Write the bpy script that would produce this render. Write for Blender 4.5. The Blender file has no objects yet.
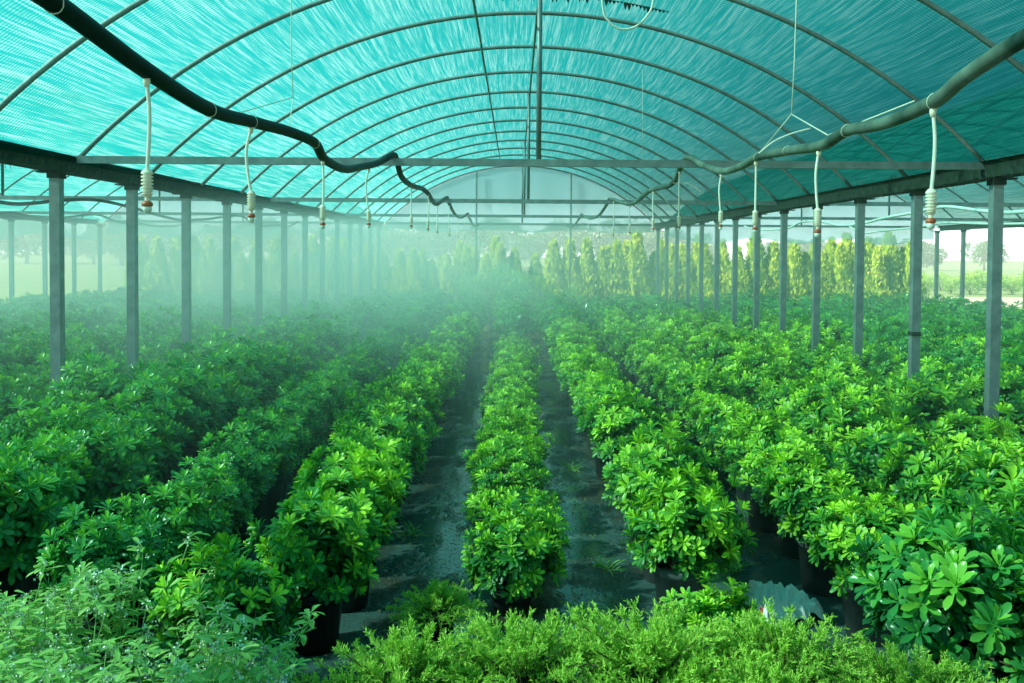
import bpy, math
import numpy as np
from mathutils import Vector, Matrix

SC = bpy.context.scene
COL = SC.collection
rng = np.random.default_rng(11)
PI = math.pi

# ------------------------------------------------------------------ measures
HC = 2.10                 # eye height
F = 909.0                 # focal length in px at 1024 wide
S = 1.5                   # hoop spacing
Y0 = 7.62                 # first post in view
YEND = Y0 + 12 * S        # far gable
ZT = HC + 0.73            # tie / gutter height
ZR = HC + 2.36            # ridge
XC = 0.14                 # centre of the middle bay
HALF = 3.80
BAYW = 7.86
RISE = ZR - ZT
RAD = (HALF ** 2 + RISE ** 2) / (2 * RISE)
ZC = ZR - RAD
POST_L, POST_R = -3.84, 4.02


def arch_z(x, xc=XC):
    return ZC + math.sqrt(max(RAD ** 2 - (x - xc) ** 2, 0))


# ------------------------------------------------------------------ ordinals
ONES = ['', 'first', 'second', 'third', 'fourth', 'fifth', 'sixth', 'seventh', 'eighth', 'ninth', 'tenth', 'eleventh',
        'twelfth', 'thirteenth', 'fourteenth', 'fifteenth', 'sixteenth', 'seventeenth', 'eighteenth', 'nineteenth']
TENS = {2: ('twenty', 'twentieth'), 3: ('thirty', 'thirtieth'), 4: ('forty', 'fortieth'), 5: ('fifty', 'fiftieth'),
        6: ('sixty', 'sixtieth')}


def nth(n):
    if n < 20:
        return ONES[n]
    t, o = divmod(n, 10)
    return TENS[t][1] if o == 0 else TENS[t][0] + '-' + ONES[o]


# ------------------------------------------------------------------ materials
def new_mat(name):
    m = bpy.data.materials.new(name)
    m.use_nodes = True
    nt = m.node_tree
    nt.nodes.clear()
    out = nt.nodes.new('ShaderNodeOutputMaterial')
    return m, nt, out


def N(nt, kind, **kw):
    n = nt.nodes.new(kind)
    for k, v in kw.items():
        if k in n.inputs:
            n.inputs[k].default_value = v
        else:
            setattr(n, k, v)
    return n


def noise(nt, scale, detail=3, rough=.55, vec=None):
    n = N(nt, 'ShaderNodeTexNoise', Scale=scale, Detail=detail, Roughness=rough)
    if vec is not None:
        nt.links.new(vec, n.inputs['Vector'])
    return n.outputs['Fac']


def ramp(nt, fac, stops):
    r = N(nt, 'ShaderNodeValToRGB')
    e = r.color_ramp.elements
    while len(e) < len(stops):
        e.new(0.5)
    for el, (p, c) in zip(e, stops):
        el.position = p
        el.color = (*c, 1)
    nt.links.new(fac, r.inputs['Fac'])
    return r.outputs['Color']


def simple(name, c1, c2=None, rough=.5, metal=0., scale=20., bump=0.0, spec=.5):
    m, nt, out = new_mat(name)
    b = N(nt, 'ShaderNodeBsdfPrincipled', Roughness=rough, Metallic=metal)
    b.inputs['Specular IOR Level'].default_value = spec
    tc = N(nt, 'ShaderNodeTexCoord').outputs['Object']
    f = noise(nt, scale, 4, .6, tc)
    col = ramp(nt, f, [(.3, c1), (.7, c2 or c1)])
    nt.links.new(col, b.inputs['Base Color'])
    if bump:
        bp = N(nt, 'ShaderNodeBump', Strength=bump, Distance=.01)
        nt.links.new(f, bp.inputs['Height'])
        nt.links.new(bp.outputs['Normal'], b.inputs['Normal'])
    nt.links.new(b.outputs[0], out.inputs['Surface'])
    return m


def leaf_mat(name, old, mid, young, trans=.35, rough=.38, spec=.45, tcol=(1.0, 1.0, .45)):
    """Leaf: colour by the leaf's own age ('young') with per-plant variety, gloss, and light through the blade."""
    m, nt, out = new_mat(name)
    at = N(nt, 'ShaderNodeAttribute', attribute_name='young')
    oi = N(nt, 'ShaderNodeObjectInfo')
    ad = N(nt, 'ShaderNodeMath', operation='MULTIPLY_ADD')
    nt.links.new(oi.outputs['Random'], ad.inputs[0])
    ad.inputs[1].default_value = .22
    nt.links.new(at.outputs['Fac'], ad.inputs[2])
    sb = N(nt, 'ShaderNodeMath', operation='SUBTRACT')
    nt.links.new(ad.outputs[0], sb.inputs[0])
    sb.inputs[1].default_value = .11
    col = ramp(nt, sb.outputs[0], [(0., old), (.5, mid), (1., young)])
    b = N(nt, 'ShaderNodeBsdfPrincipled', Roughness=rough)
    b.inputs['Specular IOR Level'].default_value = spec
    nt.links.new(col, b.inputs['Base Color'])
    t = N(nt, 'ShaderNodeBsdfTranslucent')
    mx = N(nt, 'ShaderNodeMixRGB', blend_type='MULTIPLY')
    mx.inputs[0].default_value = 1
    mx.inputs[2].default_value = (*tcol, 1)
    nt.links.new(col, mx.inputs[1])
    nt.links.new(mx.outputs[0], t.inputs['Color'])
    ms = N(nt, 'ShaderNodeMixShader')
    ms.inputs[0].default_value = trans
    nt.links.new(b.outputs[0], ms.inputs[1])
    nt.links.new(t.outputs[0], ms.inputs[2])
    nt.links.new(ms.outputs[0], out.inputs['Surface'])
    return m


def net_mat():
    """Woven turquoise shade net: fibres that glow with light from the far side, pores that let some through."""
    m, nt, out = new_mat('turquoise_shade_net')
    uv = N(nt, 'ShaderNodeUVMap', uv_map='arc')
    mp = N(nt, 'ShaderNodeMapping')
    mp.inputs['Scale'].default_value = (20., .35, 1)
    nt.links.new(uv.outputs[0], mp.inputs[0])
    streak = noise(nt, 1.6, 6, .72, mp.outputs[0])
    mp2 = N(nt, 'ShaderNodeMapping')
    mp2.inputs['Scale'].default_value = (80., 2.0, 1)
    mp2.inputs['Rotation'].default_value = (0, 0, .04)
    nt.links.new(uv.outputs[0], mp2.inputs[0])
    fine = noise(nt, 1.0, 3, .6, mp2.outputs[0])
    w = N(nt, 'ShaderNodeTexWave', Scale=9.0, Distortion=1.2, bands_direction='Y')
    w.inputs['Detail'].default_value = 1
    w.inputs['Detail Scale'].default_value = 2
    nt.links.new(uv.outputs[0], w.inputs[0])
    a1 = N(nt, 'ShaderNodeMath', operation='MULTIPLY_ADD')
    nt.links.new(fine, a1.inputs[0]); a1.inputs[1].default_value = .55
    nt.links.new(streak, a1.inputs[2])
    a2 = N(nt, 'ShaderNodeMath', operation='MULTIPLY_ADD')
    nt.links.new(w.outputs['Fac'], a2.inputs[0]); a2.inputs[1].default_value = .14
    nt.links.new(a1.outputs[0], a2.inputs[2])
    fac = a2.outputs[0]
    tcol = ramp(nt, fac, [(.45, (.0005, .165, .163)), (.83, (.010, .240, .234)), (1.0, (.20, .46, .435))])
    tr = N(nt, 'ShaderNodeBsdfTranslucent')
    nt.links.new(tcol, tr.inputs['Color'])
    df = N(nt, 'ShaderNodeBsdfDiffuse')
    df.inputs['Color'].default_value = (.01, .26, .25, 1)
    m1 = N(nt, 'ShaderNodeMixShader'); m1.inputs[0].default_value = .12
    nt.links.new(tr.outputs[0], m1.inputs[1]); nt.links.new(df.outputs[0], m1.inputs[2])
    tp = N(nt, 'ShaderNodeBsdfTransparent')
    tp.inputs['Color'].default_value = (.60, 1.0, .88, 1)
    m2 = N(nt, 'ShaderNodeMixShader')
    pr = N(nt, 'ShaderNodeMapRange')
    pr.inputs['From Min'].default_value = .5; pr.inputs['From Max'].default_value = 1.05
    pr.inputs['To Min'].default_value = NET_T * .6; pr.inputs['To Max'].default_value = NET_T * 1.5
    nt.links.new(fac, pr.inputs['Value'])
    nt.links.new(pr.outputs[0], m2.inputs[0])
    nt.links.new(m1.outputs[0], m2.inputs[1]); nt.links.new(tp.outputs[0], m2.inputs[2])
    nt.links.new(m2.outputs[0], out.inputs['Surface'])
    return m


NET_T = .28


def film_mat():
    m, nt, out = new_mat('milky_gable_film')
    tr = N(nt, 'ShaderNodeBsdfTranslucent')
    tr.inputs['Color'].default_value = (.66, .86, 1.0, 1)
    tp = N(nt, 'ShaderNodeBsdfTransparent')
    tp.inputs['Color'].default_value = (.80, .97, 1.0, 1)
    df = N(nt, 'ShaderNodeBsdfDiffuse')
    df.inputs['Color'].default_value = (.70, .86, 1.0, 1)
    m1 = N(nt, 'ShaderNodeMixShader'); m1.inputs[0].default_value = .55
    nt.links.new(tr.outputs[0], m1.inputs[1]); nt.links.new(df.outputs[0], m1.inputs[2])
    m2 = N(nt, 'ShaderNodeMixShader'); m2.inputs[0].default_value = .34
    nt.links.new(m1.outputs[0], m2.inputs[1]); nt.links.new(tp.outputs[0], m2.inputs[2])
    nt.links.new(m2.outputs[0], out.inputs['Surface'])
    return m


def floor_mat():
    """Dark trodden soil with leaf litter; standing water in the low spots."""
    m, nt, out = new_mat('wet_soil_floor')
    tc = N(nt, 'ShaderNodeTexCoord').outputs['Object']
    mp = N(nt, 'ShaderNodeMapping'); mp.inputs['Scale'].default_value = (1.6, .75, 1)
    nt.links.new(tc, mp.inputs[0])
    lo = noise(nt, 1.1, 5, .62, mp.outputs[0])
    hi = noise(nt, 26, 5, .7, tc)
    soil = ramp(nt, hi, [(.3, (.010, .014, .008)), (.55, (.028, .034, .018)), (.72, (.075, .075, .035))])
    water = N(nt, 'ShaderNodeMapRange')
    water.inputs['From Min'].default_value = .40; water.inputs['From Max'].default_value = .50
    nt.links.new(lo, water.inputs['Value'])
    specks = noise(nt, 60, 3, .6, tc)
    sp = N(nt, 'ShaderNodeMath', operation='LESS_THAN'); sp.inputs[1].default_value = .60
    nt.links.new(specks, sp.inputs[0])
    wm = N(nt, 'ShaderNodeMath', operation='MULTIPLY')
    nt.links.new(water.outputs[0], wm.inputs[0]); nt.links.new(sp.outputs[0], wm.inputs[1])
    mix = N(nt, 'ShaderNodeMixRGB')
    nt.links.new(wm.outputs[0], mix.inputs[0]); nt.links.new(soil, mix.inputs[1])
    mix.inputs[2].default_value = (.055, .115, .11, 1)
    b = N(nt, 'ShaderNodeBsdfPrincipled')
    b.inputs['IOR'].default_value = 1.6
    nt.links.new(mix.outputs[0], b.inputs['Base Color'])
    rr = N(nt, 'ShaderNodeMapRange')
    rr.inputs['To Min'].default_value = .6; rr.inputs['To Max'].default_value = .06
    nt.links.new(wm.outputs[0], rr.inputs['Value'])
    nt.links.new(rr.outputs[0], b.inputs['Roughness'])
    inv = N(nt, 'ShaderNodeMath', operation='SUBTRACT'); inv.inputs[0].default_value = 1.03
    nt.links.new(wm.outputs[0], inv.inputs[1])
    hm = N(nt, 'ShaderNodeMath', operation='MULTIPLY')
    nt.links.new(hi, hm.inputs[0]); nt.links.new(inv.outputs[0], hm.inputs[1])
    bp = N(nt, 'ShaderNodeBump', Strength=.9, Distance=.03)
    nt.links.new(hm.outputs[0], bp.inputs['Height']); nt.links.new(bp.outputs[0], b.inputs['Normal'])
    nt.links.new(b.outputs[0], out.inputs['Surface'])
    return m


def mist_mat():
    m, nt, out = new_mat('water_mist')
    tc = N(nt, 'ShaderNodeTexCoord').outputs['Object']
    blobs = [((-3.0, 14.0, 1.75), (3.3, 5.0, 1.2), .115),
             ((-.5, 21.0, 1.9), (5.0, 4.0, 1.0), .040),
             ((-6.5, 17.5, 1.8), (5.0, 6.5, 1.3), .075),
             ((6.0, 17.0, 1.4), (6.0, 6.0, 1.2), .016)]
    total = None
    for c, r, a in blobs:
        v = N(nt, 'ShaderNodeVectorMath', operation='SUBTRACT'); v.inputs[1].default_value = c
        nt.links.new(tc, v.inputs[0])
        d = N(nt, 'ShaderNodeVectorMath', operation='DIVIDE'); d.inputs[1].default_value = r
        nt.links.new(v.outputs[0], d.inputs[0])
        q = N(nt, 'ShaderNodeVectorMath', operation='DOT_PRODUCT')
        nt.links.new(d.outputs[0], q.inputs[0]); nt.links.new(d.outputs[0], q.inputs[1])
        ng = N(nt, 'ShaderNodeMath', operation='MULTIPLY'); ng.inputs[1].default_value = -1.
        nt.links.new(q.outputs['Value'], ng.inputs[0])
        ex = N(nt, 'ShaderNodeMath', operation='EXPONENT')
        nt.links.new(ng.outputs[0], ex.inputs[0])
        ma = N(nt, 'ShaderNodeMath', operation='MULTIPLY_ADD'); ma.inputs[1].default_value = a
        nt.links.new(ex.outputs[0], ma.inputs[0])
        if total is None:
            ma.inputs[2].default_value = .006
        else:
            nt.links.new(total, ma.inputs[2])
        total = ma.outputs[0]
    nz = N(nt, 'ShaderNodeMapRange')
    nz.inputs['From Min'].default_value = .3; nz.inputs['From Max'].default_value = .7
    nz.inputs['To Min'].default_value = .45; nz.inputs['To Max'].default_value = 1.5
    nt.links.new(noise(nt, .55, 2, .5, tc), nz.inputs['Value'])
    mu = N(nt, 'ShaderNodeMath', operation='MULTIPLY')
    nt.links.new(total, mu.inputs[0]); nt.links.new(nz.outputs[0], mu.inputs[1])
    mg = N(nt, 'ShaderNodeMath', operation='MULTIPLY'); mg.inputs[1].default_value = MIST
    nt.links.new(mu.outputs[0], mg.inputs[0])
    vs = N(nt, 'ShaderNodeVolumeScatter')
    vs.inputs['Color'].default_value = (.84, .975, 1.0, 1)
    vs.inputs['Anisotropy'].default_value = .15
    nt.links.new(mg.outputs[0], vs.inputs['Density'])
    nt.links.new(vs.outputs[0], out.inputs['Volume'])
    m.cycles.homogeneous_volume = False
    return m


MIST = 1.2

M = {}
M['net'] = net_mat()
M['film'] = film_mat()
M['floor'] = floor_mat()
M['galv'] = simple('galvanised_steel', (.11, .165, .17), (.21, .28, .285), rough=.5, metal=.35, scale=9)
M['hoop'] = simple('weathered_hoop_steel', (.12, .17, .17), (.22, .28, .28), rough=.55, metal=.2, scale=6)
M['gutter'] = simple('algae_stained_gutter', (.006, .020, .014), (.028, .055, .040), rough=.85, scale=14, bump=.5, spec=.15)
M['fringe'] = simple('frayed_dark_net', (.006, .03, .025), (.02, .07, .06), rough=.9, scale=30)
M['hose'] = simple('dark_green_hose', (.001, .013, .013), (.003, .022, .021), rough=.5, scale=12, spec=.06)
M['hose_pale'] = simple('algae_grey_hose', (.006, .030, .024), (.15, .22, .18), rough=.55, scale=4, spec=.12)
M['hose_white'] = simple('pale_hose', (.50, .62, .58), (.66, .74, .70), rough=.5, scale=10)
M['tube'] = simple('white_tube', (.62, .66, .60), (.78, .78, .72), rough=.45, scale=20)
M['valve'] = simple('cream_valve_plastic', (.66, .62, .50), (.80, .76, .64), rough=.4, scale=30)
M['nozzle'] = simple('rust_red_plastic', (.30, .07, .03), (.45, .13, .06), rough=.4, scale=30)
M['clear'] = simple('pale_nozzle_cup', (.55, .66, .60), (.7, .78, .72), rough=.3, scale=30)
M['string'] = simple('pale_string', (.5, .55, .46), (.7, .72, .62), rough=.8, scale=50)
M['wire'] = simple('thin_dark_wire', (.05, .09, .09), (.1, .14, .14), rough=.6, scale=30)
M['pot'] = simple('black_pot_plastic', (.006, .009, .009), (.014, .018, .018), rough=.42, scale=12, spec=.35)
M['pot_lit'] = simple('lit_pot_plastic', (.045, .058, .06), (.12, .14, .145), rough=.5, scale=9)  # black pots again, with the light on the right-hand rows put into the colour
M['soil'] = simple('dark_potting_soil', (.012, .010, .006), (.035, .028, .016), rough=.9, scale=40, bump=.5)
M['stem'] = simple('woody_stem', (.05, .045, .022), (.09, .075, .035), rough=.8, scale=30)
M['leaf'] = leaf_mat('glossy_shrub_leaf', (.010, .105, .026), (.065, .34, .042), (.56, .90, .06), trans=.28)
M['leaf_dark'] = leaf_mat('deep_shrub_leaf', (.022, .17, .055), (.065, .36, .075), (.28, .66, .07), rough=.26)
M['juniper'] = leaf_mat('juniper_scale_leaf', (.10, .26, .05), (.26, .50, .075), (.52, .76, .12), trans=.3, rough=.6, spec=.2)
M['weed'] = leaf_mat('weed_leaf', (.09, .30, .07), (.27, .54, .14), (.52, .76, .24), trans=.4, rough=.5, spec=.3)
M['weed_stem'] = simple('weed_stem_green', (.16, .36, .11), (.30, .50, .18), rough=.6, scale=30)
M['petal'] = simple('white_weed_flower', (.62, .72, .55), (.80, .84, .72), rough=.7, scale=40)
M['conifer'] = leaf_mat('golden_conifer_leaf', (.14, .34, .05), (.42, .62, .07), (.74, .82, .12), trans=.5, rough=.6, spec=.2)
M['tree'] = leaf_mat('background_tree_leaf', (.03, .12, .04), (.07, .22, .06), (.16, .36, .09), trans=.3, rough=.6, spec=.2)
M['tall'] = leaf_mat('tall_shrub_leaf', (.12, .36, .06), (.34, .62, .10), (.66, .84, .14), trans=.4, rough=.5, spec=.3)
M['ground'] = simple('pale_field_grass', (.12, .22, .05), (.25, .34, .11), rough=.9, scale=.35)
M['road'] = simple('beige_gravel_road', (.38, .35, .26), (.50, .46, .36), rough=.9, scale=3)
M['bag'] = simple('white_plastic_sheet', (.80, .82, .80), (.90, .90, .88), rough=.22, scale=8)
M['bag_print'] = simple('red_bag_print', (.5, .08, .05), (.6, .14, .08), rough=.4, scale=8)


# ------------------------------------------------------------------ mesh helpers
class MB:
    """Collects vertex / face arrays for ONE mesh object."""
    def __init__(self):
        self.v, self.f, self.n, self.y, self.mi = [], [], 0, [], []

    def add(self, verts, faces, young=None, mat=0):
        verts = np.asarray(verts, float).reshape(-1, 3)
        k = self.n
        self.v.append(verts)
        self.f += [tuple(i + k for i in f) for f in faces]
        self.mi += [mat] * len(faces)
        self.y.append(np.zeros(len(verts)) if young is None else np.asarray(young, float))
        self.n += len(verts)
        return self

    def mesh(self, name, mats, smooth=True, attr=False, uv=None):
        me = bpy.data.meshes.new(name)
        v = np.concatenate(self.v)
        me.from_pydata(v.tolist(), [], self.f)
        for m in (mats if isinstance(mats, (list, tuple)) else [mats]):
            me.materials.append(m)
        if any(self.mi):
            me.polygons.foreach_set('material_index', self.mi)
        if attr:
            a = me.attributes.new('young', 'FLOAT', 'POINT')
            a.data.foreach_set('value', np.concatenate(self.y))
        if smooth:
            me.polygons.foreach_set('use_smooth', [True] * len(me.polygons))
        me.update()
        return me


def obj(name, me, parent=None):
    o = bpy.data.objects.new(name, me)
    COL.objects.link(o)
    if parent is not None:
        o.parent = parent
    return o


def tag(o, label=None, cat=None, group=None, kind=None):
    if label: o['label'] = label
    if cat: o['category'] = cat
    if group: o['group'] = group
    if kind: o['kind'] = kind
    return o


def empty(name, loc=(0, 0, 0), rz=0.):
    o = bpy.data.objects.new(name, None)
    o.empty_display_size = .1
    COL.objects.link(o)
    o.location = loc
    o.rotation_euler = (0, 0, rz)
    return o


def copy_tree(o, parent=None):
    c = o.copy()
    COL.objects.link(c)
    if parent is not None:
        c.parent = parent
    for ch in list(o.children):
        copy_tree(ch, c)
    return c


def box(mb, x0, x1, y0, y1, z0, z1, mat=0):
    v = [(x, y, z) for z in (z0, z1) for y in (y0, y1) for x in (x0, x1)]
    mb.add(v, [(0, 2, 3, 1), (4, 5, 7, 6), (0, 1, 5, 4), (2, 6, 7, 3), (0, 4, 6, 2), (1, 3, 7, 5)], mat=mat)
    return mb


def catmull(pts, sub=8):
    P = np.asarray(pts, float)
    if len(P) < 3:
        return P
    Q = np.vstack([2 * P[0] - P[1], P, 2 * P[-1] - P[-2]])
    out = []
    t = np.linspace(0, 1, sub, endpoint=False)[:, None]
    for i in range(1, len(Q) - 2):
        a, b, c, d = Q[i - 1], Q[i], Q[i + 1], Q[i + 2]
        out.append(.5 * (2 * b + (c - a) * t + (2 * a - 5 * b + 4 * c - d) * t ** 2 + (3 * b - a - 3 * c + d) * t ** 3))
    out.append(P[-1:])
    return np.vstack(out)


def tube(mb, pts, r, seg=8, cap=True, mat=0, young=None):
    P = np.asarray(pts, float)
    n = len(P)
    R = np.full(n, r) if np.isscalar(r) else np.asarray(r, float)
    T = np.gradient(P, axis=0)
    T /= np.linalg.norm(T, axis=1)[:, None] + 1e-12
    up = np.array([0, 0, 1.]) if abs(T[0, 2]) < .9 else np.array([1., 0, 0])
    rings = []
    for i in range(n):
        a = up - T[i] * (up @ T[i])
        a /= np.linalg.norm(a) + 1e-12
        up = a
        b = np.cross(T[i], a)
        an = np.arange(seg) * 2 * PI / seg
        rings.append(P[i] + R[i] * (np.cos(an)[:, None] * a + np.sin(an)[:, None] * b))
    f = []
    for i in range(n - 1):
        for j in range(seg):
            k = (j + 1) % seg
            f.append((i * seg + j, i * seg + k, (i + 1) * seg + k, (i + 1) * seg + j))
    if cap:
        f.append(tuple(range(seg))[::-1])
        f.append(tuple((n - 1) * seg + j for j in range(seg)))
    V = np.vstack(rings)
    mb.add(V, f, None if young is None else np.full(len(V), young), mat=mat)
    return mb


def lathe(mb, prof, seg=16, c=(0, 0, 0), mat=0):
    an = np.arange(seg) * 2 * PI / seg
    v = []
    for r, z in prof:
        for a in an:
            v.append((c[0] + r * math.cos(a), c[1] + r * math.sin(a), c[2] + z))
    f = []
    for i in range(len(prof) - 1):
        for j in range(seg):
            k = (j + 1) % seg
            f.append((i * seg + j, i * seg + k, (i + 1) * seg + k, (i + 1) * seg + j))
    mb.add(v, f, mat=mat)
    return mb


def unit(a):
    return a / (np.linalg.norm(a, axis=-1, keepdims=True) + 1e-9)


# leaf templates: (along, across, lift)
T_FULL = np.array([(0, 0, 0)] + [(t, sg * w, -.02 * t if sg == 0 else .05 * w * 2 - .02 * t)
                                 for t, w in ((.22, .15), (.50, .36), (.76, .50), (.93, .33)) for sg in (1, 0, -1)] + [(1, 0, -.05)])
F_FULL = [(0, 2, 1), (0, 3, 2), (10, 11, 13), (11, 12, 13)]
for _k in (1, 4, 7):
    F_FULL += [(_k, _k + 1, _k + 4, _k + 3), (_k + 1, _k + 2, _k + 5, _k + 4)]
T_LOW = np.array([(0, 0, 0), (.6, .5, .04), (1, 0, -.06), (.6, -.5, .04)])
F_LOW = [(0, 3, 2, 1)]
T_NEED = np.array([(0, .3, 0), (.5, .5, 0), (1, 0, 0), (.5, -.5, 0), (0, -.3, 0)])
F_NEED = [(0, 4, 3, 2, 1)]


def put_leaves(mb, P, D, U, L, W, young, T=T_FULL, Fc=F_FULL, droop=0., mat=0):
    """Leaf blades at P, pointing along D, face towards U; L long, W wide."""
    P, D, U = np.asarray(P, float), unit(np.asarray(D, float)), np.asarray(U, float)
    B = unit(np.cross(U, D))
    Nn = np.cross(D, B)
    n = len(P)
    L = np.broadcast_to(L, n); W = np.broadcast_to(W, n); young = np.broadcast_to(young, n)
    a = T[:, 0][None, :] * L[:, None]
    b = T[:, 1][None, :] * W[:, None]
    h = (T[:, 2] - droop * T[:, 0] ** 2)[None, :] * L[:, None]
    V = P[:, None, :] + a[..., None] * D[:, None, :] + b[..., None] * B[:, None, :] + h[..., None] * Nn[:, None, :]
    k = len(T)
    base = mb.n
    mb.v.append(V.reshape(-1, 3))
    for i in range(n):
        o = base + i * k
        for f in Fc:
            mb.f.append(tuple(o + j for j in f))
    mb.mi += [mat] * (n * len(Fc))
    mb.y.append(np.repeat(young, k))
    mb.n += n * k


def rosettes(mb, C, A, nl, L, W, base_young, g, low=False, tip=.55, mat=0):
    """Whorls of leaves at C around axes A."""
    C, A = np.asarray(C), unit(np.asarray(A))
    ref = np.where(np.abs(A[:, 2:3]) < .9, np.array([[0, 0, 1.]]), np.array([[1., 0, 0]]))
    E1 = unit(np.cross(ref, A)); E2 = np.cross(A, E1)
    P, D, U, LL, WW, YY = [], [], [], [], [], []
    for ring, (cnt, tilt, ls, dy, lift) in enumerate(((nl, 1.22, 1., 0., -.012), (max(nl - 2, 3), .82, .86, .12, .0), (3, .38, .58, tip, .012))):
        if low and ring == 1:
            continue
        for i in range(len(C)):
            ph0 = g.random() * 2 * PI
            for j in range(cnt):
                ph = ph0 + 2 * PI * j / cnt + g.normal(0, .16)
                t = tilt + g.normal(0, .17)
                d = A[i] * math.cos(t) + (E1[i] * math.cos(ph) + E2[i] * math.sin(ph)) * math.sin(t)
                P.append(C[i] + A[i] * lift); D.append(d)
                U.append(A[i] * math.sin(t) - (E1[i] * math.cos(ph) + E2[i] * math.sin(ph)) * math.cos(t) + g.normal(0, .12, 3))
                s = ls * g.uniform(.78, 1.15)
                LL.append(L * s); WW.append(W * s)
                YY.append(min(1, max(0, base_young[i] + dy + g.normal(0, .07))))
    put_leaves(mb, P, D, U, np.array(LL), np.array(WW), np.array(YY),
               T_LOW if low else T_FULL, F_LOW if low else F_FULL, droop=.10, mat=mat)


def shrub_points(g, n, rx, rz, zc, depth=.34):
    """Shoot tips over a lumpy low dome."""
    lump = g.normal(0, 1, (7, 3)); lump = unit(lump); lump[:, 2] = np.abs(lump[:, 2])
    amp = g.uniform(.06, .30, 7)
    C, A = [], []
    while len(C) < n:
        d = unit(g.normal(0, 1, 3))
        if d[2] < -.42:
            continue
        if d[2] < 0 and g.random() < .35:
            continue
        k = 1 + sum(am * math.exp(-((1 - d @ l) / .22) ** 2) for am, l in zip(amp, lump))
        s = k * (1 - depth * g.random() ** 2) * g.uniform(.93, 1.07)
        C.append((d[0] * rx * s, d[1] * rx * s, zc + d[2] * rz * s))
        A.append(unit(d * np.array([1, 1, .9]) + np.array([0, 0, .55]) + g.normal(0, .2, 3)))
    return np.array(C), np.array(A)


POT_H, POT_R = .34, .165


def pot_mesh(name, mat, h=POT_H, r=POT_R, seg=20):
    mb = MB()
    lathe(mb, [(0, .0), (r * .78, 0), (r * .97, h - .045), (r * .98, h - .045)], seg)
    return mb.mesh(name, mat)


def rim_mesh(name, mat, h=POT_H, r=POT_R, seg=20):
    mb = MB()
    lathe(mb, [(r * .97, h - .05), (r * 1.06, h - .048), (r * 1.07, h - .004), (r * 1.04, h), (r * .97, h), (r * .93, h - .06), (r * .90, h - .10)], seg)
    return mb.mesh(name, mat)


def soil_mesh(h=POT_H, r=POT_R, seg=20):
    mb = MB()
    lathe(mb, [(r * .93, h - .06), (r * .5, h - .045), (.001, h - .04)], seg)
    return mb.mesh('soil', M['soil'])


POTS = {k: (pot_mesh('pot', M[k]), rim_mesh('rim', M[k]), soil_mesh()) for k in ('pot', 'pot_lit')}
POTS['pot_low'] = (pot_mesh('pot', M['pot'], .15, .13), rim_mesh('rim', M['pot'], .15, .13), soil_mesh(.15, .13))


def make_shrub_meshes(seed, n=122, rx=.265, rz=.25, zc=.46, L=.080, W=.0255, mat='leaf', young=.36):
    g = np.random.default_rng(seed)
    C, A = shrub_points(g, n, rx, rz, zc)
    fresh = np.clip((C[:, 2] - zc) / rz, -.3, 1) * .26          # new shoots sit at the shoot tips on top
    for i in range(n):                                          # some shoots have outgrown the rest
        if C[i, 2] > zc and g.random() < .20:
            C[i] += (A[i] * .5 + np.array([0, 0, .6])) * g.uniform(.05, .13)
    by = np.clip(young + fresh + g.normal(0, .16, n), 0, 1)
    fb = MB()
    rosettes(fb, C, A, 8, L, W, by, g)
    # older leaves deeper inside
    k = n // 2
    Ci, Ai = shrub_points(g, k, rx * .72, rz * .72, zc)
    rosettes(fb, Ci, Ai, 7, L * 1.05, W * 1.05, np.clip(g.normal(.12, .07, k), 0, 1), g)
    fm = fb.mesh('foliage', M[mat], attr=True)
    sb = MB()
    for i in g.choice(n, 22, replace=False):
        e = C[i] - A[i] * .02
        m = np.array([e[0] * .45, e[1] * .45, .3 + .45 * (e[2] - .3)]) + g.normal(0, .015, 3)
        tube(sb, catmull([(e[0] * .08, e[1] * .08, .27), m, e], 4), np.linspace(.008, .003, 9), 5)
    return fm, sb.mesh('stem', M['stem'])


VAR = [make_shrub_meshes(100 + i) for i in range(7)]
VAR_LOW = [make_shrub_meshes(150 + i, rx=.245, rz=.20, zc=.29, young=.42) for i in range(6)]
VAR_DARK = [make_shrub_meshes(200 + i, zc=.50, rz=.26, rx=.265, young=.20, mat='leaf_dark') for i in range(4)]
VAR_BIG = [make_shrub_meshes(300 + i, n=105, L=.102, W=.034, rx=.33, rz=.30, mat='leaf_dark', young=.34) for i in range(3)]


def make_potted(kind, meshes):
    r = empty('potted_shrub')
    p = obj('pot', POTS[kind][0], r)
    obj('rim', POTS[kind][1], p)
    obj('soil', POTS[kind][2], r)
    obj('stem', meshes[1], r)
    obj('foliage', meshes[0], r)
    return r


# ------------------------------------------------------------------ SETTING
def grid_plane(name, mat, x0, x1, y0, y1, z, nx=2, ny=2):
    xs, ys = np.linspace(x0, x1, nx), np.linspace(y0, y1, ny)
    v = [(x, y, z) for y in ys for x in xs]
    f = [(j * nx + i, j * nx + i + 1, (j + 1) * nx + i + 1, (j + 1) * nx + i) for j in range(ny - 1) for i in range(nx - 1)]
    return obj(name, MB().add(v, f).mesh(name, mat, smooth=False))


fl = grid_plane('floor', M['floor'], -13, 13.2, -4, 33, 0.0)
tag(fl, 'dark wet soil floor with puddles along the paths between the shrub rows', 'floor', kind='structure')
gr = grid_plane('ground', M['ground'], -160, 160, -40, 260, -.03)
tag(gr, 'pale sunlit field beyond the open sides', 'ground', kind='structure')
rd = grid_plane('path', M['road'], 8, 120, 36, 44, -.015)
tag(rd, 'beige gravel road beyond the open right side', 'road', kind='structure')

BAYS = [XC, XC - BAYW, XC + BAYW]
YN = Y0 - 6 * S           # near edge of the net, about where the camera stands


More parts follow.
